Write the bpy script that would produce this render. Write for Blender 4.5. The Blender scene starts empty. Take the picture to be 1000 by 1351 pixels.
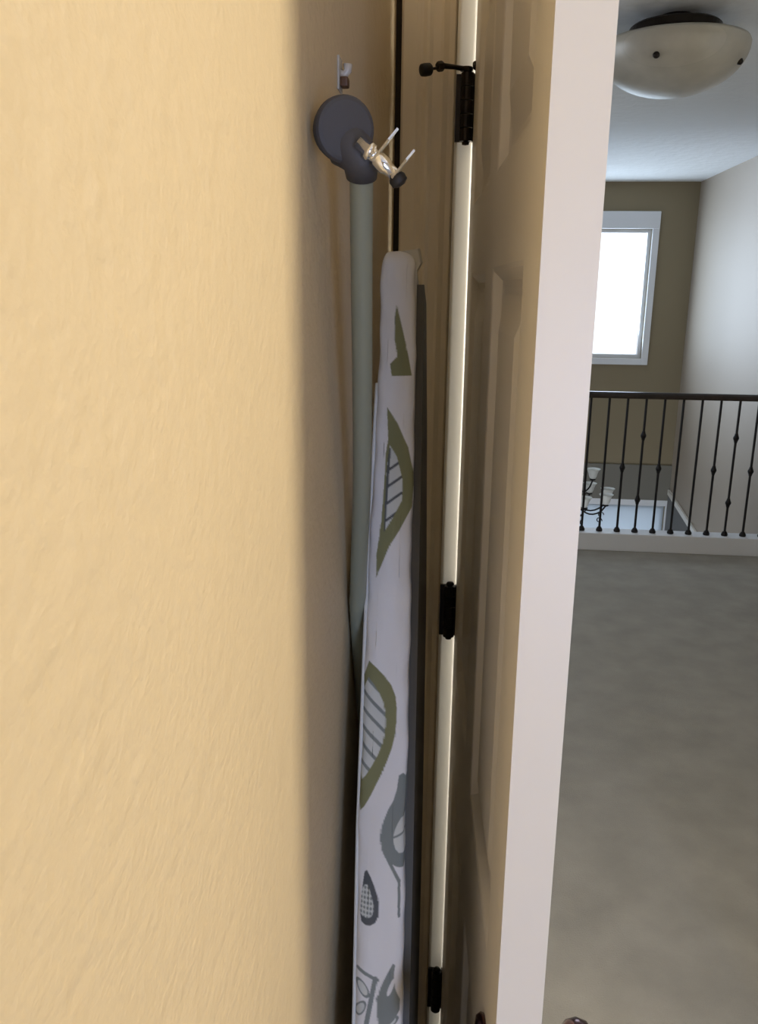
import bpy, bmesh, math, random
from math import sin, cos, pi, radians, sqrt
from mathutils import Vector, Matrix
random.seed(4)
S = bpy.context.scene
C = S.collection

# ------------------------------------------------------------------ camera, world, lights, exposure
EYE = 1.563
pitch, yaw, roll = radians(15), radians(5.64), radians(0.63)
cam_d = bpy.data.cameras.new('camera')
cam = bpy.data.objects.new('camera', cam_d); C.objects.link(cam)
cam_d.sensor_fit = 'VERTICAL'; cam_d.sensor_height = 24.0
cam_d.lens = 24.0 * 1100 / 1351
cam_d.clip_start = 0.02
cam.location = (0, 0, EYE)
F = Vector((-sin(yaw) * cos(pitch), cos(yaw) * cos(pitch), -sin(pitch)))
R0 = Vector((cos(yaw), sin(yaw), 0)); U0 = R0.cross(F)
RR = cos(roll) * R0 + sin(roll) * U0; UU = -sin(roll) * R0 + cos(roll) * U0
cam.matrix_world = Matrix(((RR.x, UU.x, -F.x, 0), (RR.y, UU.y, -F.y, 0), (RR.z, UU.z, -F.z, EYE), (0, 0, 0, 1)))
S.camera = cam

S.view_settings.view_transform = 'Standard'; S.view_settings.look = 'None'
S.view_settings.gamma = 1.0; S.view_settings.use_curve_mapping = False
S.view_settings.exposure = 0.0

w = bpy.data.worlds.new('sky'); S.world = w; w.use_nodes = True
bg = w.node_tree.nodes['Background']
bg.inputs[0].default_value = (0.86, 0.93, 1.0, 1); bg.inputs[1].default_value = 1.6

def area(name, loc, target, sx, sy, power, col, spread=180):
    l = bpy.data.lights.new(name, 'AREA'); l.shape = 'RECTANGLE'; l.size = sx; l.size_y = sy
    l.energy = power; l.color = col; l.spread = radians(spread)
    o = bpy.data.objects.new(name, l); C.objects.link(o); o.location = loc
    o.rotation_euler = (Vector(target) - Vector(loc)).to_track_quat('-Z', 'Y').to_euler()
    return o
# daylight in the windows: the room's side window, the room's back window, the landing's far window, the foyer's side window; the two landing lamps are added fill
area('daylight_room_side', (1.84, 0.50, 2.02), (0, 0.50, 2.05), 0.75, 0.62, 35, (1.0, 0.87, 0.64))
area('daylight_room_back', (1.22, -2.75, 0.90), (0.70, 0, 0.95), 0.60, 1.45, 56, (0.43, 0.58, 1.0))
area('daylight_far', (0.90, 7.72, 1.54), (0.90, 0, 4.6), 1.24, 1.06, 25, (0.62, 0.80, 1.0))
area('daylight_foyer_side', (-2.75, 6.2, 1.75), (1.885, 5.95, 1.68), 1.1, 1.0, 14, (0.58, 0.74, 1.0), 34)
area('daylight_foyer_low', (1.0, 7.70, -1.0), (1.0, 0, -1.0), 1.7, 1.2, 8, (0.66, 0.82, 1.0))
area('fill_landing_side', (2.02, 2.05, 1.45), (0, 1.55, 1.30), 1.0, 1.2, 17, (1.0, 0.95, 0.86), 90)  # added fill lamp: brightens the landing carpet and the jamb edge
area('fill_landing_left', (-2.75, 3.9, 1.45), (0, 4.1, 0.2), 1.3, 1.2, 14, (0.80, 0.89, 1.0), 110)  # added fill lamp: brightens the curb and the carpet before it

# ------------------------------------------------------------------ materials
def mat(name, col, rough=0.6, metal=0.0, bump=None, var=None, stretch=None, **kw):
    m = bpy.data.materials.new(name); m.use_nodes = True
    nt = m.node_tree; b = nt.nodes['Principled BSDF']
    b.inputs['Base Color'].default_value = (*col, 1); b.inputs['Roughness'].default_value = rough
    b.inputs['Metallic'].default_value = metal
    for k, v in kw.items():
        b.inputs[k.replace('_', ' ')].default_value = v
    tc = nt.nodes.new('ShaderNodeTexCoord')
    if var:      # (scale, amount)
        n = nt.nodes.new('ShaderNodeTexNoise'); n.inputs['Scale'].default_value = var[0]; n.inputs['Detail'].default_value = 4
        r = nt.nodes.new('ShaderNodeMapRange'); r.inputs[1].default_value = .3; r.inputs[2].default_value = .7
        r.inputs[3].default_value = 1 - var[1]; r.inputs[4].default_value = 1 + var[1]
        x = nt.nodes.new('ShaderNodeVectorMath'); x.operation = 'SCALE'; x.inputs[0].default_value = col
        nt.links.new(tc.outputs['Object'], n.inputs['Vector']); nt.links.new(n.outputs['Fac'], r.inputs[0])
        nt.links.new(r.outputs[0], x.inputs['Scale']); nt.links.new(x.outputs[0], b.inputs['Base Color'])
    src = tc.outputs['Object']
    if stretch:
        mp = nt.nodes.new('ShaderNodeMapping'); mp.inputs['Scale'].default_value = (1, stretch, 1)
        nt.links.new(src, mp.inputs['Vector']); src = mp.outputs['Vector']
    if bump:     # list of (scale, strength, distance)
        prev = None
        for sc, st, di in bump:
            n = nt.nodes.new('ShaderNodeTexNoise'); n.inputs['Scale'].default_value = sc; n.inputs['Detail'].default_value = 3
            bp = nt.nodes.new('ShaderNodeBump'); bp.inputs['Strength'].default_value = st; bp.inputs['Distance'].default_value = di
            nt.links.new(src, n.inputs['Vector']); nt.links.new(n.outputs['Fac'], bp.inputs['Height'])
            if prev: nt.links.new(prev.outputs[0], bp.inputs['Normal'])
            prev = bp
        nt.links.new(prev.outputs[0], b.inputs['Normal'])
    return m
def glass_mat(name, tint=(1, 1, 1)):
    m = bpy.data.materials.new(name); m.use_nodes = True; nt = m.node_tree; nt.nodes.clear()
    o = nt.nodes.new('ShaderNodeOutputMaterial'); t = nt.nodes.new('ShaderNodeBsdfTransparent'); g = nt.nodes.new('ShaderNodeBsdfGlossy')
    t.inputs[0].default_value = (*tint, 1); g.inputs['Roughness'].default_value = .03
    mx = nt.nodes.new('ShaderNodeMixShader'); mx.inputs[0].default_value = .06
    nt.links.new(t.outputs[0], mx.inputs[1]); nt.links.new(g.outputs[0], mx.inputs[2]); nt.links.new(mx.outputs[0], o.inputs[0])
    return m
def shade_mat(name, col, tr):
    m = bpy.data.materials.new(name); m.use_nodes = True; nt = m.node_tree; nt.nodes.clear()
    o = nt.nodes.new('ShaderNodeOutputMaterial'); t = nt.nodes.new('ShaderNodeBsdfTranslucent'); d = nt.nodes.new('ShaderNodeBsdfDiffuse')
    t.inputs[0].default_value = (*col, 1); d.inputs[0].default_value = (*col, 1)
    mx = nt.nodes.new('ShaderNodeMixShader'); mx.inputs[0].default_value = tr
    nt.links.new(d.outputs[0], mx.inputs[1]); nt.links.new(t.outputs[0], mx.inputs[2]); nt.links.new(mx.outputs[0], o.inputs[0])
    return m
M = dict(
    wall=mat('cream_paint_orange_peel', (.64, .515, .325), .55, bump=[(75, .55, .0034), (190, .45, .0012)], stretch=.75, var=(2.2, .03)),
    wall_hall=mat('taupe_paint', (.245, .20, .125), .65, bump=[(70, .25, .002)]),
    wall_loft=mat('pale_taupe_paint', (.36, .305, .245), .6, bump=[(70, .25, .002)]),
    lower_wall=mat('grey_lower_wall', (.18, .17, .145), .65),
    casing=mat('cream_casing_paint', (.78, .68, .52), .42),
    ceil=mat('knockdown_ceiling', (.79, .80, .80), .8, bump=[(16, .6, .012), (60, .35, .004)]),
    carpet=mat('taupe_carpet', (.35, .325, .28), .95, bump=[(260, .6, .004), (9, .3, .01)], var=(7, .10)),
    stair=mat('grey_carpet', (.17, .17, .17), .95, bump=[(260, .6, .004)]),
    trim=mat('white_trim_paint', (.78, .75, .69), .35),
    door=mat('white_door_paint', (.84, .79, .70), .38, bump=[(140, .06, .0006)]),
    gap_shade=mat('dark_brown_gap_shade', (.035, .022, .012), .8),  # shade of the corner gap, put into a dark colour
    gloss=mat('white_gloss_jamb', (.88, .86, .80), .28),
    curb=mat('painted_curb', (.74, .75, .78), .5),
    vinyl=mat('white_vinyl', (.74, .76, .80), .4),
    iron=mat('black_wrought_iron', (.018, .016, .016), .5, .6),
    rail=mat('dark_stained_wood', (.030, .020, .015), .35, var=(20, .3)),
    bronze=mat('oil_rubbed_bronze', (.022, .017, .014), .34, .75),
    rubber=mat('black_rubber', (.012, .011, .011), .6),
    greycap=mat('dark_grey_plastic', (.062, .060, .064), .6, bump=[(400, .2, .0004)]),
    sage=mat('pale_sage_enamel', (.24, .25, .185), .30),
    chrome=mat('polished_chrome', (.92, .93, .95), .10, 1.0),
    steel=mat('grey_steel_mesh', (.09, .085, .072), .6, .2),
    knob=mat('bronze_knob', (.10, .045, .045), .22, .85),
    clear=mat('clear_plastic_hook', (.75, .70, .62), .2, Transmission_Weight=.35),
    brown=mat('brown_rubber_tip', (.10, .045, .02), .5),
    bowl=mat('frosted_alabaster_glass', (.46, .44, .38), .45, var=(14, .10), Transmission_Weight=.15),
    shade=mat('frosted_lamp_glass', (.80, .80, .76), .4, Transmission_Weight=.25),
    metal=mat('brushed_nickel', (.55, .54, .52), .3, .9),
    glass=glass_mat('window_glass'),
    blind=shade_mat('closed_blind_fabric', (.62, .66, .70), .6),
)

# ------------------------------------------------------------------ helpers
def obj(name, bm, m, parent=None, kind=None, smooth=False, label=None):
    me = bpy.data.meshes.new(name); bm.normal_update(); bm.to_mesh(me); bm.free()
    if m: me.materials.append(m)
    if smooth:
        for p in me.polygons: p.use_smooth = True
    o = bpy.data.objects.new(name, me); C.objects.link(o)
    if parent: o.parent = parent
    elif kind is None: pass
    if kind: o['kind'] = kind
    if label: o['label'] = label
    return o
def empty(name, loc=(0, 0, 0), label=None, cat=None, group=None, kind=None, parent=None):
    o = bpy.data.objects.new(name, None); C.objects.link(o); o.location = loc; o.empty_display_size = .05
    if parent: o.parent = parent
    if label: o['label'] = label
    if cat: o['category'] = cat
    if group: o['group'] = group
    if kind: o['kind'] = kind
    return o
def box(bm, x0, x1, y0, y1, z0, z1, bev=0):
    vs = [bm.verts.new((x, y, z)) for x in (x0, x1) for y in (y0, y1) for z in (z0, z1)]
    fs = [bm.faces.new([vs[i] for i in q]) for q in ((0, 1, 3, 2), (4, 6, 7, 5), (0, 4, 5, 1), (2, 3, 7, 6), (0, 2, 6, 4), (1, 5, 7, 3))]
    if bev:
        es = list({e for f in fs for e in f.edges})
        bmesh.ops.bevel(bm, geom=es, offset=bev, segments=2, affect='EDGES', profile=.6)
def bx(*a, bev=0):
    bm = bmesh.new(); box(bm, *a, bev=bev); return bm
def tube(bm, pts, r, n=14, caps=True):
    pts = [Vector(p) for p in pts]; rs = r if isinstance(r, (list, tuple)) else [r] * len(pts)
    rings = []; a = None
    for i, p in enumerate(pts):
        d = (pts[min(i + 1, len(pts) - 1)] - pts[max(i - 1, 0)])
        if d.length < 1e-9: d = Vector((0, 0, 1))
        d.normalize()
        if a is None: a = d.cross(Vector((0.3, 1, .1))).normalized() if abs(d.y) < .9 else d.cross(Vector((1, 0, 0))).normalized()
        a = (a - d * a.dot(d)).normalized(); b = d.cross(a)
        rings.append([bm.verts.new(p + rs[i] * (cos(t) * a + sin(t) * b)) for t in [2 * pi * k / n for k in range(n)]])
    for A, B in zip(rings, rings[1:]):
        for k in range(n): bm.faces.new((A[k], A[(k + 1) % n], B[(k + 1) % n], B[k]))
    if caps:
        bm.faces.new(rings[0][::-1]); bm.faces.new(rings[-1])
def tb(pts, r, n=14):
    bm = bmesh.new(); tube(bm, pts, r, n); return bm
def lathe(bm, prof, o=(0, 0, 0), axis=(0, 0, 1), n=32):
    """prof: (radius, distance along axis)"""
    ax = Vector(axis).normalized(); o = Vector(o)
    a = ax.orthogonal().normalized(); b = ax.cross(a); rings = []
    for r, h in prof:
        rings.append([bm.verts.new(o + ax * h + max(r, 1e-5) * (cos(t) * a + sin(t) * b)) for t in [2 * pi * k / n for k in range(n)]])
    for A, B in zip(rings, rings[1:]):
        for k in range(n): bm.faces.new((A[k], A[(k + 1) % n], B[(k + 1) % n], B[k]))
    bm.faces.new(rings[0][::-1]); bm.faces.new(rings[-1])
def lt(prof, o=(0, 0, 0), axis=(0, 0, 1), n=32):
    bm = bmesh.new(); lathe(bm, prof, o, axis, n); return bm
def extrude_profile(prof, z0, z1):
    """closed polygon (x,y) swept straight up"""
    bm = bmesh.new()
    A = [bm.verts.new((x, y, z0)) for x, y in prof]; B = [bm.verts.new((x, y, z1)) for x, y in prof]
    n = len(prof)
    for k in range(n): bm.faces.new((A[k], A[(k + 1) % n], B[(k + 1) % n], B[k]))
    bm.faces.new(A[::-1]); bm.faces.new(B); bmesh.ops.recalc_face_normals(bm, faces=bm.faces)
    return bm
def struct(name, bm, m, parent=None, **k):
    return obj(name, bm, m, parent, kind=None if parent else 'structure', **k)

# ------------------------------------------------------------------ room shell
XL, YD, XR, YB, H = -0.114, 1.335, 1.70, -2.6, 2.44
XH, YF, XHL = 1.885, 7.55, -2.6
ZB = -2.75
struct('wall_left', bx(XL - .10, XL, YB - .1, YD, 0, H), M['wall'])
def wall_with_hole(name, ax, at, th, a0, a1, z0, z1, holes, m):
    """ax 'x': wall plane at x=at (a is y); ax 'y': wall plane at y=at (a is x). holes: (b0,b1,c0,c1)"""
    bm = bmesh.new()
    def add(p0, p1, q0, q1):
        if p1 - p0 < 1e-4 or q1 - q0 < 1e-4: return
        if ax == 'x': box(bm, at, at + th, p0, p1, q0, q1)
        else: box(bm, p0, p1, at, at + th, q0, q1)
    xs = sorted({a0, a1, *[h[0] for h in holes], *[h[1] for h in holes]})
    for p0, p1 in zip(xs, xs[1:]):
        cur = z0
        for h in sorted([h for h in holes if h[0] <= p0 + 1e-6 and h[1] >= p1 - 1e-6], key=lambda h: h[2]):
            add(p0, p1, cur, h[2]); cur = h[3]
        add(p0, p1, cur, z1)
    return struct(name, bm, m)
wall_with_hole('wall_front', 'y', YD, .10, XHL, XH, 0, H, [(-.026, .782, 0, 2.06)], M['wall'])
wall_with_hole('wall_right', 'x', XR, .10, YB - .1, YD, 0, H, [(.12, .88, 1.68, 2.34)], M['wall'])
wall_with_hole('wall_back', 'y', YB - .1, .10, XL, XR, 0, H, [(.90, 1.54, .15, 1.65)], M['wall'])
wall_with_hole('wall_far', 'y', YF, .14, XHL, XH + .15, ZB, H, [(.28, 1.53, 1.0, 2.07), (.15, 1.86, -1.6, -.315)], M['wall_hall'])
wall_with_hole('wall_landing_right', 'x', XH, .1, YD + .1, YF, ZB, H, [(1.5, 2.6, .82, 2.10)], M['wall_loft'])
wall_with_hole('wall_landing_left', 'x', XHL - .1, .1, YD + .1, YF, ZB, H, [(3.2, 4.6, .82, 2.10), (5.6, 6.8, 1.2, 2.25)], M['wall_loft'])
struct('ceiling', bx(XHL - .1, XH + .1, YB - .1, YF + .14, H, H + .1), M['ceil'])
struct('floor', bx(XHL, XH, YB, 5.20, -.30, 0), M['carpet'])
struct('floor_foyer', bx(XHL, XH, 5.20, YF, ZB - .1, ZB), M['stair'])
# band of the storey below on the far wall, and the sloping stair skirt on the landing's right wall
struct('trim_1', bx(XHL, XH, YF - .02, YF, -.27, .06), M['lower_wall'])
def skirt(z_off0, z_off1, th):
    bm = bmesh.new()
    pts = [(7.55, -.155), (5.25, -.43)]
    A = []
    for x in (XH - th, XH):
        A.append([bm.verts.new((x, y, z + o)) for (y, z) in pts for o in (z_off0, z_off1)])
    a, b = A
    for q in ((a[0], a[1], a[3], a[2]), (b[0], b[2], b[3], b[1]), (a[0], a[2], b[2], b[0]), (a[1], b[1], b[3], a[3]), (a[0], b[0], b[1], a[1]), (a[2], a[3], b[3], b[2])):
        bm.faces.new(q)
    bmesh.ops.recalc_face_normals(bm, faces=bm.faces)
    return bm
struct('trim_2', skirt(-.045, 0, .018), M['trim'])
struct('wall_stair_side', skirt(-1.2, -.045, .012), M['stair'])

# jamb and casing of the doorway
def arc(cx, cy, r, a0, a1, n=6):
    return [(cx + r * cos(radians(a0 + (a1 - a0) * k / n)), cy + r * sin(radians(a0 + (a1 - a0) * k / n))) for k in range(n + 1)]
jamb = [(-.026, YD + .10), (-.026, 1.317)] + arc(-.0225, 1.3195, .004, 215, 300, 4) + arc(-.006, 1.3310, .0075, 300, 350, 5) + [(.0015, YD + .10)]
struct('trim_3', extrude_profile(jamb, 0, 2.06), M['gloss'])
bm = bmesh.new(); box(bm, .762, .782, 1.322, YD + .10, 0, 2.06); box(bm, -.026, .782, 1.322, YD + .10, 2.06 - .02, 2.06)
struct('trim_4', bm, M['trim'])
def casing(xo, xi):   # colonial profile from outer edge xo to inner edge xi, proud of the wall (towards -y)
    s = 1 if xi > xo else -1; W = abs(xi - xo)
    pr = [(0, 0), (0, .017), (.003, .019), (.022, .019), (.026, .0165), (.031, .0155), (.036, .0175), (.040, .0175), (.045, .0125), (.056, .0115), (.060, .0125), (W - .010, .0085), (W - .002, .0075), (W, .005), (W, 0)]
    return [(xo + s * a, YD - .0002 - b) for a, b in pr]
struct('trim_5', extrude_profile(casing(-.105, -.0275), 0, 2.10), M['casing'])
bm = extrude_profile(casing(.862, .785), 0, 2.10); box(bm, -.105, .862, YD - .018, YD, 2.062, 2.14)
struct('trim_6', bm, M['trim'])
struct('baseboard_left', bx(XL, XL + .012, YB, .30, 0, .09), M['trim'])
struct('baseboard_landing', bx(XH - .014, XH, YD + .1, 5.06, 0, .09), M['trim'])

struct('gap_shade_strip', bx(XL + .0002, -.1055, YD - .008, YD - .0002, 0, H), M['gap_shade'])  # dark strip added in the corner gap, standing in for its shade

# windows
def window(name, ax, at, a0, a1, z0, z1, out, shade=None):
    """at = inner wall face; out = +1/-1 direction to the outside"""
    w_ = empty(name, (0, 0, 0), kind='structure')
    def B(p0, p1, d0, d1, q0, q1, bev=.003):
        d0, d1 = sorted((at + out * d0, at + out * d1))
        return bx(d0, d1, p0, p1, q0, q1, bev=bev) if ax == 'x' else bx(p0, p1, d0, d1, q0, q1, bev=bev)
    def ring(nm, t, dd0, dd1, inset, m):
        b = bmesh.new()
        for (p0, p1, q0, q1) in ((a0 + inset, a0 + inset + t, z0 + inset, z1 - inset), (a1 - inset - t, a1 - inset, z0 + inset, z1 - inset),
                                 (a0 + inset + t, a1 - inset - t, z0 + inset, z0 + inset + t), (a0 + inset + t, a1 - inset - t, z1 - inset - t, z1 - inset)):
            e0, e1 = sorted((at + out * dd0, at + out * dd1))
            if ax == 'x': box(b, e0, e1, p0, p1, q0, q1, bev=.003)
            else: box(b, p0, p1, e0, e1, q0, q1, bev=.003)
        return obj(nm, b, m, w_)
    ring('window_casing', .055, -.022, .0, -.055, M['vinyl'])
    ring('window_frame', .03, .03, .09, 0.0, M['vinyl'])
    obj('glass_pane', B(a0 + .028, a1 - .028, .058, .062, z0 + .028, z1 - .028, 0), M['glass'], w_)
    if shade: obj('closed_blind', B(a0 + .005, a1 - .005, .012, .015, z0 + .005, z1 - .005, 0), shade, w_)
    return w_, B
w1, B1 = window('window_1', 'y', YF, .28, 1.53, 1.0, 2.07, 1)
obj('shade_cassette', B1(.226, 1.584, -.034, .0, 2.07, 2.208, .006), M['vinyl'], w1)
window('window_2', 'y', YF, .15, 1.86, -1.6, -.315, 1, M['blind'])
window('window_3', 'x', XR, .12, .88, 1.68, 2.34, 1)
window('fill_window_right', 'x', XH, 1.5, 2.6, .82, 2.10, 1)  # unseen window, added to let the right-hand landing fill in
window('fill_window_left', 'x', XHL, 3.2, 4.6, .82, 2.10, -1)  # unseen window, added as the opening for the left landing fill
window('window_7', 'x', XHL, 5.6, 6.8, 1.2, 2.25, -1)
window('window_4', 'y', YB, .90, 1.54, .15, 1.65, -1)

# ------------------------------------------------------------------ the open door
A = Vector((.046, .560, 0)); Bp = Vector((.0005, 1.308, 0))
DL = (Bp - A).length; du = (Bp - A).normalized(); dn = Vector((-du.y, du.x, 0))      # dn points to the left wall
if dn.x > 0: dn = -dn
TH = .037
door = empty('door_1', A, kind='structure')
def DP(u, z, d):      # u from latch edge, d inwards from the visible face
    return du * u + Vector((0, 0, z)) - dn * d
us = [0, .085, .335, .420, .665, DL]; zs = [.012, .20, .800, .970, 1.585, 1.675, 1.935, 2.035]
bm = bmesh.new()
def quad(b, pts): return b.faces.new([b.verts.new(p) for p in pts])
cells = [(i, j) for i in (1, 3) for j in (1, 3, 5)]
for side in (0, 1):
    d = 0 if side == 0 else TH
    for i in range(5):
        for j in range(7):
            if (i, j) in cells: continue
            quad(bm, [DP(us[i], zs[j], d), DP(us[i + 1], zs[j], d), DP(us[i + 1], zs[j + 1], d), DP(us[i], zs[j + 1], d)])
e = .0032   # eased arris
for (u0, u1) in ((0, 0), (DL, DL)):
    quad(bm, [DP(u0, zs[0], 0), DP(u0, zs[0], TH), DP(u0, zs[-1], TH), DP(u0, zs[-1], 0)])
for z in (zs[0], zs[-1]):
    quad(bm, [DP(0, z, 0), DP(DL, z, 0), DP(DL, z, TH), DP(0, z, TH)])
bmesh.ops.remove_doubles(bm, verts=bm.verts, dist=1e-5)
bmesh.ops.recalc_face_normals(bm, faces=bm.faces)
lat = [ed for ed in bm.edges if abs(sum(((v.co.dot(du)) for v in ed.verts))) < 1e-4 and abs(ed.verts[0].co.z - ed.verts[1].co.z) > .01]
bmesh.ops.bevel(bm, geom=lat, offset=e, segments=2, affect='EDGES')
obj('door_slab', bm, M['door'], door)
for (i, j) in cells:
    b = bmesh.new()
    u0, u1, z0, z1 = us[i], us[i + 1], zs[j], zs[j + 1]
    for side in (0, 1):
        prof = [(0, 0), (.004, .0012), (.013, .0095), (.020, .011), (.026, .011), (.033, .0095), (.060, .003), (.066, .003)]
        rings = []
        for ins, dep in prof:
            dd = dep if side == 0 else TH - dep
            rings.append([b.verts.new(DP(u, z, dd)) for u, z in ((u0 + ins, z0 + ins), (u1 - ins, z0 + ins), (u1 - ins, z1 - ins), (u0 + ins, z1 - ins))])
        for P, Q in zip(rings, rings[1:]):
            for k in range(4): b.faces.new((P[k], P[(k + 1) % 4], Q[(k + 1) % 4], Q[k]))
        b.faces.new(rings[-1])
    bmesh.ops.recalc_face_normals(b, faces=b.faces)
    obj('panel', b, M['door'], door)
# knobs
for s in (0, 1):
    o0 = DP(.064, .882, 0 if s == 0 else TH); ax = dn if s == 0 else -dn; q = .72 if s == 0 else 1.12
    k = obj('knob', lt([(.0, .0), (.031, .0), (.032, .003), (.029, .007), (.014, .010), (.0115, .018), (.0115, .026), (.018 * q, .032), (.0255 * q, .040), (.0275 * q, .049), (.025 * q, .058), (.016 * q, .064), (.0, .066)], o0, ax), M['knob'], door, smooth=True, label='dark bronze round door knob')
b = bmesh.new()
obj('latch_plate', bx(-.012, .012, -.0012, .0, .857, .914), M['bronze'], door).location = DP(0, 0, TH / 2) + Vector((0, 0, 0))
# hinges (local to the door's empty)
PIN = Vector((-.0095, 1.300, 0)) - A
for zc in (1.813, 1.047, .277):
    hb = bmesh.new()
    for k in range(5):
        z0 = zc - .045 + k * .018
        tube(hb, [PIN + Vector((0, 0, z0 + .0006)), PIN + Vector((0, 0, z0 + .0174))], .0092, 16)
    h = obj('hinge', hb, M['bronze'], door, label='black butt hinge')
    obj('hinge_pin', lt([(.0, -.050), (.005, -.049), (.0055, -.0455), (.003, -.045), (.003, .045), (.006, .0455), (.0068, .048), (.005, .051), (0, .052)], PIN + Vector((0, 0, zc)), (0, 0, 1), 16), M['bronze'], h, smooth=True)
    lb = bmesh.new()
    box(lb, -.0255 - A.x, -.0095 - A.x, 1.3045 - A.y, 1.3090 - A.y, zc - .0445, zc + .0445)
    obj('jamb_leaf', lb, M['bronze'], h)
    lb = bmesh.new()
    for zz0, zz1 in ((zc - .0445, zc + .0445),):
        P = [DP(DL - .0045, zz0, -.0016), DP(DL + .0015, zz0, -.0016), DP(DL + .0015, zz0, .030), DP(DL - .0005, zz0, .030)]
        Q = [p + Vector((0, 0, zz1 - zz0)) for p in P]
        for f in ((0, 1, 2, 3),): lb.faces.new([lb.verts.new(P[i]) for i in f]); lb.faces.new([lb.verts.new(Q[i]) for i in f])
        for i in range(4): quad(lb, [P[i], P[(i + 1) % 4], Q[(i + 1) % 4], Q[i]])
    bmesh.ops.remove_doubles(lb, verts=lb.verts, dist=1e-5); bmesh.ops.recalc_face_normals(lb, faces=lb.faces)
    obj('door_leaf', lb, M['bronze'], h)
# hinge-pin door stop on the top hinge
def W(x, y, z): return Vector((x, y, z)) - A
b = bmesh.new()
lathe(b, [(.0, 0), (.0085, 0), (.0092, .001), (.0092, .0042), (.0085, .005), (0, .005)], W(-.0115, 1.302, 1.8605), (0, 0, 1), 18)
tube(b, [W(-.0115, 1.302, 1.863), W(-.028, 1.292, 1.8635), W(-.044, 1.280, 1.8625)], [.0035, .0032, .0038], 10)
st = obj('door_stop', b, M['bronze'], door, label='black hinge pin door stop with arm and bumper')
obj('threaded_rod', tb([W(-.040, 1.283, 1.862), W(-.068, 1.266, 1.8545)], .0019, 10), M['bronze'], st)
obj('lock_nut', lt([(0, 0), (.0062, 0), (.0068, .002), (.0068, .007), (.0062, .009), (0, .009)], W(-.044, 1.281, 1.8625), (-.84, -.51, -.2), 6), M['bronze'], st)
obj('rubber_bumper', lt([(0, 0), (.0062, 0), (.008, .002), (.0085, .010), (.0078, .015), (.005, .0165), (0, .017)], W(-.060, 1.271, 1.8565), (-.84, -.51, -.2), 18), M['rubber'], st, smooth=True)
obj('short_pad', lt([(0, 0), (.0045, 0), (.006, .002), (.006, .008), (.004, .010), (0, .010)], W(-.002, 1.298, 1.866), (.95, -.25, .1), 14), M['rubber'], st, smooth=True)

# ------------------------------------------------------------------ ironing board leaning behind the door
board = empty('ironing_board', (-.065, .40, 0), 'white ironing board with olive leaf print standing on end behind the open door', 'ironing board')
BO = Vector(board.location)
SL = .352; nrm = Vector((0, 1, -SL)).normalized(); tan_ = Vector((0, -SL, -1)).normalized()
ZT = 1.607
def lerp_tab(tab, z):
    if z >= tab[0][0]: return tab[0][1]
    for (a, va), (b_, vb) in zip(tab, tab[1:]):
        if z >= b_: return va + (vb - va) * (a - z) / (a - b_)
    return tab[-1][1]
CX = [(1.607, -.0735), (1.47, -.0712), (1.25, -.0695), (1.03, -.0665), (.86, -.062), (.0, -.055)]
HW = [(1.607, .0185), (1.47, .0198), (1.25, .0228), (1.03, .0240), (.86, .0240), (0, .0240)]
def line(z): return Vector((lerp_tab(CX, z), .930 - (1.6 - z) * SL, z))
BUL = .013
# leaf print, drawn on the cover's front edge in (x, z) as flat printed colour
OL = (.22, .215, .10); SG = (.22, .24, .22); WH = (.74, .72, .69); PW = (.60, .61, .56); DKG = (.10, .105, .105)
def pip(p, poly):
    x, y = p; c = False; n = len(poly)
    for i in range(n):
        x1, y1 = poly[i]; x2, y2 = poly[(i + 1) % n]
        if (y1 > y) != (y2 > y) and x < (x2 - x1) * (y - y1) / (y2 - y1) + x1: c = not c
    return c
def dseg(p, a, b_):
    ax_, ay = a; bx_, by = b_; dx, dy = bx_ - ax_, by - ay
    t = max(0, min(1, ((p[0] - ax_) * dx + (p[1] - ay) * dy) / (dx * dx + dy * dy)))
    return math.hypot(p[0] - ax_ - t * dx, p[1] - ay - t * dy)
def smooth_poly(P, it=2):
    for _ in range(it):
        Q = []
        for i in range(len(P)):
            a, b_ = P[i], P[(i + 1) % len(P)]
            Q += [(a[0] * .75 + b_[0] * .25, a[1] * .75 + b_[1] * .25), (a[0] * .25 + b_[0] * .75, a[1] * .25 + b_[1] * .75)]
        P = Q
    return P
tri1 = [(-.0735, 1.547), (-.0662, 1.522), (-.0589, 1.4948), (-.0545, 1.4743), (-.0755, 1.4739), (-.0778, 1.486), (-.0705, 1.494), (-.0745, 1.512), (-.0750, 1.535)]
leaf2 = [(-.079, 1.4427), (-.067, 1.4264), (-.0549, 1.4026), (-.0478, 1.372), (-.0489, 1.342), (-.0595, 1.322), (-.0709, 1.3032), (-.083, 1.272), (-.0835, 1.2954), (-.0799, 1.3287), (-.0789, 1.3585), (-.0783, 1.396), (-.0765, 1.41)]
leaf2i = [(-.0745, 1.404), (-.0665, 1.393), (-.0600, 1.372), (-.0590, 1.350), (-.0660, 1.336), (-.0765, 1.318), (-.0770, 1.345), (-.0765, 1.385)]
leaf3 = smooth_poly([(-.0905, 1.1946), (-.0737, 1.1830), (-.0583, 1.1659), (-.0548, 1.142), (-.0569, 1.1156), (-.0658, 1.0902), (-.0828, 1.0554), (-.091, 1.045), (-.0935, 1.12)], 1)
leaf3i = smooth_poly([(-.0895, 1.179), (-.0765, 1.166), (-.0680, 1.150), (-.0655, 1.130), (-.0700, 1.108), (-.0830, 1.084), (-.0905, 1.075), (-.094, 1.12)], 1)
leaf4 = smooth_poly([(-.0500, 1.090), (-.0530, 1.0640), (-.0622, 1.0486), (-.0680, 1.0287), (-.0640, 1.010), (-.0540, 1.0000), (-.038, .995), (-.036, 1.07)], 1)
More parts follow.
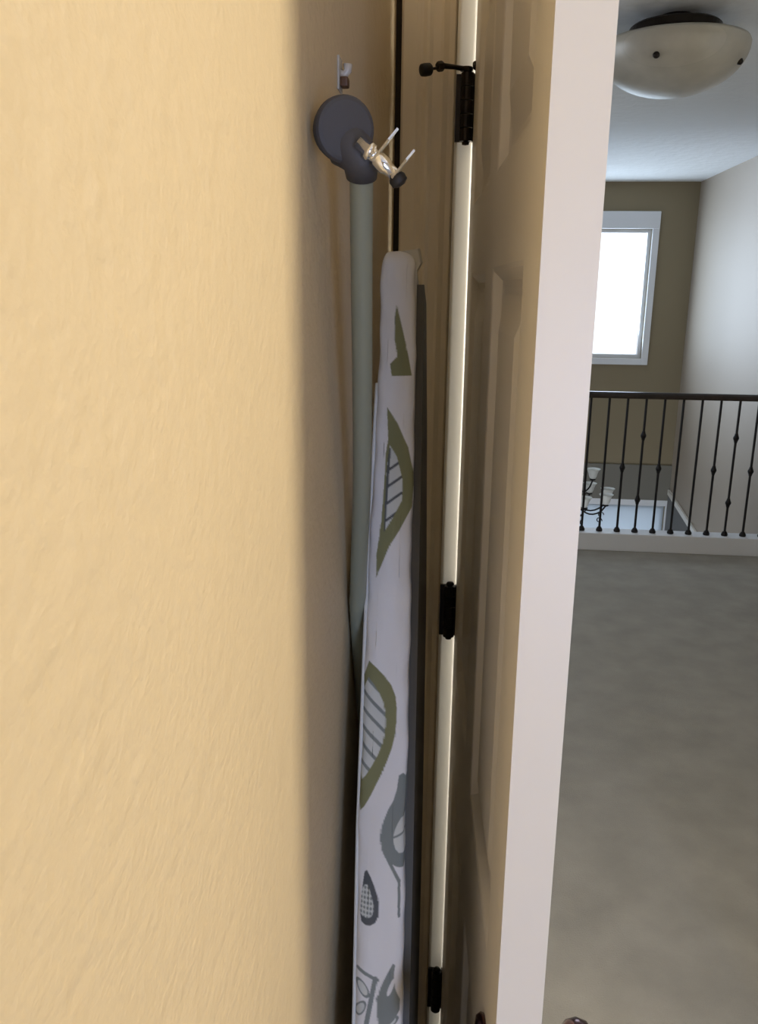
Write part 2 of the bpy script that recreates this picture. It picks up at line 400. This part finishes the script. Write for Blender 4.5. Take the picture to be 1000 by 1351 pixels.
leaf4i = smooth_poly([(-.0450, 1.045), (-.0520, 1.035), (-.0545, 1.025), (-.0500, 1.012), (-.0400, 1.010), (-.036, 1.035)], 1)
leaf5 = smooth_poly([(-.0812, .9963), (-.0731, .9845), (-.0648, .9642), (-.0660, .9483), (-.0756, .9421), (-.0850, .9465), (-.0835, .975)], 1)
leaf5i = smooth_poly([(-.0795, .982), (-.0745, .974), (-.0705, .962), (-.0715, .952), (-.0790, .949), (-.088, .955), (-.085, .972)], 1)
leaf6 = smooth_poly([(-.0465, .9136), (-.0560, .8982), (-.0615, .8855), (-.0640, .868), (-.060, .850), (-.048, .855), (-.038, .872), (-.0480, .892)], 1)
def ell(p, c, a, b_, ang):
    x, y = p[0] - c[0], p[1] - c[1]; ca, sa = cos(ang), sin(ang)
    return ((x * ca + y * sa) / a) ** 2 + ((-x * sa + y * ca) / b_) ** 2
def print_col(x, z):
    acc = [0, 0, 0]
    for du_, dz_ in ((-.00025, -.0003), (.00025, -.0001), (-.00025, .0001), (.00025, .0003)):
        c = print_raw(x + du_, z + dz_) or WH
        for q in range(3): acc[q] += c[q] / 4
    return acc
BB = {}
def pin_(p, poly):
    k = id(poly)
    if k not in BB: BB[k] = (min(q[1] for q in poly), max(q[1] for q in poly))
    return BB[k][0] <= p[1] <= BB[k][1] and pip(p, poly)
def print_raw(x, z):
    p = (x, z)
    if z < .845: return None
    if pin_(p, tri1): return OL if (z < 1.495 or x > -.074) else SG
    if pin_(p, leaf2):
        if pin_(p, leaf2i):
            if dseg(p, (-.0745, 1.400), (-.0768, 1.318)) < .0013: return DKG
            for k in range(5):
                z0 = 1.390 - k * .0165
                if dseg(p, (-.0765, z0 - .012), (-.0600, z0)) < .0013: return DKG
            return PW
        return OL
    if pin_(p, leaf3):
        if pin_(p, leaf3i):
            for k in range(6):
                z0 = 1.171 - k * .0165
                if dseg(p, (-.0900, z0 + .006), (-.0660, z0 - .014)) < .0017: return SG
            return PW
        return OL
    if pin_(p, leaf4):
        if pin_(p, leaf4i) and dseg(p, (-.055, 1.026), (-.036, 1.030)) > .0010: return PW
        return SG
    if dseg(p, (-.0585, 1.006), (-.0462, .985)) < .0016 or dseg(p, (-.0462, .985), (-.0450, .952)) < .0013: return SG
    if pin_(p, leaf5):
        if pin_(p, leaf5i): return PW if math.sin(z * 1400) + math.sin(x * 1900) > -.3 else SG
        return DKG
    if pin_(p, leaf6) and ell(p, (-.0500, .889), .0022, .008, -.4) > 1: return SG
    if dseg(p, (-.0840, .9020), (-.0640, .8950)) < .0018 or dseg(p, (-.066, .896), (-.074, .848)) < .0024: return SG
    for cx_, cz_, ra, rb, an in ((-.0785, .885, .0040, .0082, .7), (-.0800, .866, .0036, .0075, -.55), (-.0560, .874, .0078, .0050, -.6), (-.0505, .857, .0085, .0042, .45)):
        e1 = ell(p, (cx_, cz_), ra, rb, an)
        if e1 < .75: return PW
        if e1 < 1.45: return SG
    return None
bm = bmesh.new(); cl = bm.verts.layers.float_color.new('print')
zsn = []
z = ZT
for k in range(14): zsn.append(ZT - .020 * (1 - cos(pi / 2 * k / 14)))
z = ZT - .020
while z > .84: zsn.append(z); z -= .0007
while z > .03: zsn.append(z); z -= .012
zsn.append(.03)
NF = 84; prev = None; rnd = random.Random(3)
def wob(z, s): return .0007 * sin(z * 47 + s * 2.1) + .0005 * sin(z * 131 + s * 4) + .0004 * sin(z * 23 - s * 5)
first = None
for z in zsn:
    t = ZT - z
    k = sqrt(max(0.0, 1 - max(0, (.020 - t) / .020) ** 2)) if t < .020 else 1
    hw = lerp_tab(HW, z) * (.35 + .65 * k); ctr = line(z) + nrm * (.016 * (1 - k))
    ctr.x -= .004 * (1 - k)
    D = .05 + .24 * min(1, (t / .42)) ** .65
    row = []
    secs = [(-1, D)] + [(-1, D * q) for q in (.6, .3, .15)]
    for sx, dd in secs: row.append((ctr + Vector((sx * hw, 0, 0)) + nrm * dd, None))
    for i in range(NF + 1):
        a = pi - pi * i / NF; s = cos(a); q = abs(sin(a)) ** .55
        s = math.copysign(abs(s) ** .8, s)
        P = ctr + Vector((s * hw + (wob(z, 0) if abs(s) > .5 else 0), 0, 0)) + nrm * (BUL * (1 - q) + wob(z, s))
        row.append((P, s))
    for sx, dd in [(1, D * q) for q in (.15, .3, .6)] + [(1, D)]: row.append((ctr + Vector((sx * hw, 0, 0)) + nrm * dd, None))
    vs = []
    for P, s in row:
        v = bm.verts.new(P - BO); c = print_col(P.x, P.z) if s is not None else None
        v[cl] = (*(c or WH), 1); vs.append(v)
    if prev:
        for i in range(len(vs) - 1): bm.faces.new((prev[i], prev[i + 1], vs[i + 1], vs[i]))
        bm.faces.new((prev[-1], prev[0], vs[0], vs[-1]))
    else: bm.faces.new(vs)
    prev = vs
bm.faces.new(prev[::-1])
bmesh.ops.recalc_face_normals(bm, faces=bm.faces)
mc = mat('printed_cotton_cover', WH, .85, bump=[(900, .25, .0005), (35, .35, .004)])
at_ = mc.node_tree.nodes.new('ShaderNodeAttribute'); at_.attribute_name = 'print'
mc.node_tree.links.new(at_.outputs['Color'], mc.node_tree.nodes['Principled BSDF'].inputs['Base Color'])
cov = obj('cover', bm, mc, board, smooth=True, label='white cotton cover printed with olive and grey leaves')
# folded hem of the cover behind the nose
b = bmesh.new()
tp = line(1.600) + nrm * .012
P = [tp + Vector((-.013, 0, .004)), tp + Vector((.019, .004, .009)), tp + Vector((.0225, .006, -.006)), tp + Vector((.016, .002, -.018))]
Q = [p + Vector((.0015, .016, .001)) for p in P]
vs = [b.verts.new(p - BO) for p in P + Q]
for f in ((0, 1, 2, 3), (7, 6, 5, 4), (0, 4, 5, 1), (1, 5, 6, 2), (2, 6, 7, 3), (3, 7, 4, 0)): b.faces.new([vs[i] for i in f])
bmesh.ops.recalc_face_normals(b, faces=b.faces)
obj('cover_fold', b, mc, board)
me = board.children[-1].data
ca = me.color_attributes.new('print', 'FLOAT_COLOR', 'POINT')
for d_ in ca.data: d_.color = (.66, .62, .52, 1)
# piping seam down the left edge of the cover
pp = []
z = 1.468
while z > .05:
    p = line(z); hw = lerp_tab(HW, z); pp.append(p + Vector((-hw - .0006, 0, 0)) + nrm * .0085 - BO); z -= .02
pi_ = obj('piping', tb(pp, .0022, 8), mc, board, smooth=True)
ca = pi_.data.color_attributes.new('print', 'FLOAT_COLOR', 'POINT')
for d_ in ca.data: d_.color = (.68, .68, .64, 1)
# steel frame of the board on the door side
b = bmesh.new(); pr = None
for z in (1.575, 1.45, 1.25, 1.0, .7, .4, .04):
    c0 = line(z); hw = lerp_tab(HW, z); t = ZT - z; D = .05 + .24 * min(1, t / .42) ** .65
    vs = [b.verts.new(c0 + Vector((xx, 0, 0)) + nrm * dd - BO) for xx, dd in ((hw - .001, .022), (hw + .008, .022), (hw + .008, D - .01), (hw - .001, D - .01))]
    if pr:
        for i in range(4): b.faces.new((pr[i], pr[(i + 1) % 4], vs[(i + 1) % 4], vs[i]))
    else: b.faces.new(vs)
    pr = vs
b.faces.new(pr[::-1]); bmesh.ops.recalc_face_normals(b, faces=b.faces)
obj('steel_frame', b, M['steel'], board)
for yy in (.36, .62):
    bm = bmesh.new(); lathe(bm, [(0, 0), (.018, 0), (.020, .004), (.017, .035), (0, .036)], Vector((-.055, yy, 0)) - BO, (0, 0, 1), 16)
    obj('end_foot', bm, M['rubber'], board)
# folded tubular leg beside the wall, ending in a grey cap
lp = [(-.0775, .632, 1.652), (-.0775 - .0028, .655, 1.605), (-.0895, .745, 1.4055), (-.1000, .805, 1.270), (-.1030, .840, 1.19), (-.1030, 1.02, .80)]
def catmull(P, n=5):
    P = [Vector(p) for p in P]; out = []
    for i in range(len(P) - 1):
        p0, p1, p2, p3 = P[max(i - 1, 0)], P[i], P[i + 1], P[min(i + 2, len(P) - 1)]
        for k in range(n):
            t = k / n
            out.append(.5 * ((2 * p1) + (p2 - p0) * t + (2 * p0 - 5 * p1 + 4 * p2 - p3) * t * t + (3 * p1 - p0 - 3 * p2 + p3) * t ** 3))
    return out + [P[-1]]
leg = obj('leg', tb([p - BO for p in catmull(lp)], .0086, 20), M['sage'], board, smooth=True, label='pale sage tubular leg')
cax = Vector((.50, -.84, -.10)).normalized(); cc = Vector((-.0895, .628, 1.6705))
cap = obj('foot_cap', lt([(0, -.014), (.015, -.014), (.0200, -.009), (.0220, -.002), (.0220, .002), (.0208, .0042), (.0185, .0052), (0, .0058)], cc - BO, cax, 40), M['greycap'], leg, smooth=False, label='dark grey round plastic cap')
b = bmesh.new()
tube(b, [cc + Vector((-.002, .014, -.001)) - BO, cc + Vector((.003, .009, -.011)) - BO, Vector((-.0778, .634, 1.650)) - BO, Vector((-.0785, .640, 1.6405)) - BO], [.0165, .0165, .0135, .0112], 24)
obj('cap_socket', b, M['greycap'], leg, smooth=True)
c0 = Vector((-.0740, .620, 1.6575)); c1 = Vector((-.0525, .622, 1.6395)); dd = (c1 - c0).normalized()
cb = obj('chrome_clamp', lt([(0, -.006), (.0048, -.006), (.0048, .002), (.0062, .0025), (.0066, .006), (.0048, .0068), (.0044, .010), (.0058, .0115), (.0060, .019), (.0046, .0215), (.0042, (c1 - c0).length), (0, (c1 - c0).length)], c0 - BO, dd, 24), M['chrome'], leg, smooth=True, label='polished chrome clamp')
up = Vector((.42, -.05, .90)); up = (up - dd * up.dot(dd)).normalized(); sd = dd.cross(up)
for f, L_, h0 in ((.35, .024, .0030), (.98, .021, .0030)):
    o_ = c0 + (c1 - c0) * f - BO; b = bmesh.new()
    pts = [(-.0052, -.003), (.0052, -.003), (.0046, L_ * .6), (.0018, L_), (-.0018, L_), (-.0046, L_ * .6)]
    lo = [b.verts.new(o_ + sd * a + up * h - dd * .0007) for a, h in pts]; hi = [b.verts.new(o_ + sd * a + up * h + dd * .0007) for a, h in pts]
    b.faces.new(lo[::-1]); b.faces.new(hi)
    for i in range(6): b.faces.new((lo[i], lo[(i + 1) % 6], hi[(i + 1) % 6], hi[i]))
    obj('chrome_tab', b, M['chrome'], leg)
obj('rubber_tip', lt([(0, 0), (.0050, 0), (.0062, .002), (.0060, .006), (.003, .0078), (0, .008)], c1 - BO, (dd + Vector((0, 0, -.5))).normalized(), 18), M['rubber'], leg, smooth=True)

# small adhesive hook on the wall above the cap
hk = empty('wall_hook', (XL, .768, 1.738), 'tiny clear plastic hook with brown tip on the shaded wall above the grey cap', 'hook')
obj('back_plate', bx(0, .0018, -.010, .010, -.014, .012, bev=.0007), M['clear'], hk)
obj('hook_prong', tb([(.001, 0, .000), (.005, 0, -.001), (.0075, 0, .002), (.0078, 0, .007)], [.0034, .0034, .0034, .0038], 12), M['clear'], hk, smooth=True)
obj('brown_tip', bx(.0015, .0085, -.0065, .0065, -.011, -.003, bev=.002), M['brown'], hk, label='brown tip')

# ------------------------------------------------------------------ landing: curb, railing
struct('trim_7', bx(XHL, XH, 5.075, 5.20, 0, .112, bev=.006), M['curb'])
rail = empty('railing', (0, 5.13, .112), 'black wrought iron landing railing with dark wooden handrail on a pale curb', 'railing')
prof = [(-.030, 0), (.030, 0), (.032, .012), (.026, .026), (.014, .036), (-.014, .036), (-.026, .026), (-.032, .012)]
b = bmesh.new()
Lv = [b.verts.new((XHL, y, .833 + z)) for y, z in prof]; Rv = [b.verts.new((XH, y, .833 + z)) for y, z in prof]
for i in range(8): b.faces.new((Lv[i], Lv[(i + 1) % 8], Rv[(i + 1) % 8], Rv[i]))
b.faces.new(Lv); b.faces.new(Rv[::-1]); bmesh.ops.recalc_face_normals(b, faces=b.faces)
obj('handrail', b, M['rail'], rail, label='dark stained wooden handrail')
bar_me = tb([(0, 0, 0), (0, 0, .835)], .0072, 8); bar = obj('baluster', bar_me, M['iron'], rail)
shoe = obj('shoe', lt([(0, 0), (.019, 0), (.020, .010), (.014, .022), (.010, .028), (0, .028)], (0, 0, 0), (0, 0, 1), 12), M['iron'], bar)
colm = lt([(0, -.028), (.009, -.028), (.011, -.018), (.017, -.004), (.017, .004), (.011, .018), (.009, .028), (0, .028)], (0, 0, 0), (0, 0, 1), 12)
col0 = obj('collar', colm, M['iron'], bar)
X0, DX = 1.096, .1083
first = True; i0 = -34
for i in range(-34, 8):
    x = X0 + i * DX
    if x > XH - .03 or x < XHL + .03: continue
    if first: bb = bar; first = False; cl0, sh = col0, shoe
    else:
        bb = bar.copy(); C.objects.link(bb); bb.parent = rail
        s_ = shoe.copy(); C.objects.link(s_); s_.parent = bb; cl0 = None
    bb.location = (x, 0, 0)
    kind = i % 5      # 0 double, 1 and 4 single, 2 and 3 plain
    hs = {0: (.608, .208), 1: (.408,), 4: (.408,)}.get(kind, ())
    for h in hs:
        if cl0 is None: c_ = col0.copy(); C.objects.link(c_); c_.parent = bb
        else: c_ = cl0; cl0 = None
        c_.location = (0, 0, h)
    if bb is bar and not hs: col0.location = (0, 0, .408)

# ------------------------------------------------------------------ ceiling light
LC = Vector((.655, 3.16, H))
cl_ = empty('ceiling_light', LC, 'unlit frosted glass bowl flush light with dark bronze pan on the landing ceiling', 'ceiling light')
obj('canopy_plate', lt([(0, 0), (.055, 0), (.055, -.040), (0, -.040)], (0, 0, 0), (0, 0, 1), 40), M['bronze'], cl_, smooth=False)
obj('metal_pan', lt([(0, -.028), (.140, -.028), (.147, -.034), (.147, -.056), (.135, -.075), (0, -.075)], (0, 0, 0), (0, 0, 1), 48), M['bronze'], cl_, smooth=False, label='dark bronze pan')
pf = [(.02, -.070)]
for k in range(13):
    a = radians(90 * k / 12); pf.append((.238 * cos(a) + .003, -.092 - .150 * sin(a)))
pin = [(.243, -.084), (.228, -.084)] + [(.228 * cos(radians(90 * k / 12)), -.092 - .142 * sin(radians(90 * k / 12))) for k in range(13)]
pf = [(r, h) for r, h in pf[1:]]
obj('glass_bowl', lt(pin[::-1][:-2] + [(.236, -.082)] + pf, (0, 0, 0), (0, 0, 1), 56), M['bowl'], cl_, smooth=True)
for a in (-115, -28, 62, 152):
    p = Vector((.212 * cos(radians(a)), .212 * sin(radians(a)), -.158))
    nn = Vector((cos(radians(a)), sin(radians(a)), -.8)).normalized()
    obj('finial', lt([(0, -.006), (.006, -.006), (.010, 0), (.011, .006), (.007, .013), (0, .015)], p, nn, 14), M['bronze'], cl_, smooth=True)

# ------------------------------------------------------------------ chandelier below the landing
ch = empty('chandelier', (.895, 6.50, H), 'dark iron foyer chandelier with small frosted glass shades seen through the railing', 'chandelier')
obj('stem', tb([(0, 0, 0), (0, 0, -2.72)], .006, 8), M['iron'], ch)
obj('canopy', lt([(0, 0), (.045, 0), (.042, -.02), (.015, -.035), (0, -.035)], (0, 0, 0), (0, 0, 1), 20), M['iron'], ch)
obj('hub', lt([(0, -2.76), (.02, -2.74), (.035, -2.70), (.02, -2.64), (.012, -2.55), (.028, -2.48), (.012, -2.42), (.02, -2.30), (0, -2.26)], (0, 0, 0), (0, 0, 1), 16), M['iron'], ch, smooth=True)
sh_prof = [(.014, 0), (.022, .004), (.030, .020), (.036, .045), (.045, .068), (.056, .080), (.052, .080), (.040, .066), (.031, .045), (.024, .020), (.012, .006)]
arm0 = None
def arm_mesh(r, zz):
    bm_ = bmesh.new(); pts = []
    for k in range(9):
        t = k / 8; pts.append((.02 + (r - .02) * t, 0, zz - .075 * sin(pi * t * .9) - .03 * (1 - t) + (.02 if k == 8 else 0)))
    tube(bm_, pts, .0062, 8)
    lathe(bm_, [(0, 0), (.022, .0), (.024, .006), (.010, .012), (0, .012)], (r, 0, zz + .0), (0, 0, 1), 14)
    sc = [(r - .045 + .028 * cos(t_ * .5) * (1 - t_ / 14), 0, zz - .125 + .028 * sin(t_ * .5) * (1 - t_ / 14)) for t_ in range(12)]
    tube(bm_, sc, .004, 6)
    return bm_
for r, zz, n, ph in ((.275, -2.47, 8, 10), (.165, -2.32, 3, 25)):
    a0_ = obj('arm', arm_mesh(r, zz), M['iron'], ch)
    s0_ = obj('lamp_shade', lt(sh_prof, (r, 0, zz + .010), (0, 0, 1), 20), M['shade'], a0_, smooth=True, label='frosted glass shade')
    for k in range(n):
        if k == 0: q = a0_
        else:
            q = a0_.copy(); C.objects.link(q); q.parent = ch
            s1 = s0_.copy(); C.objects.link(s1); s1.parent = q
        q.rotation_euler = (0, 0, radians(ph + 360 * k / n))
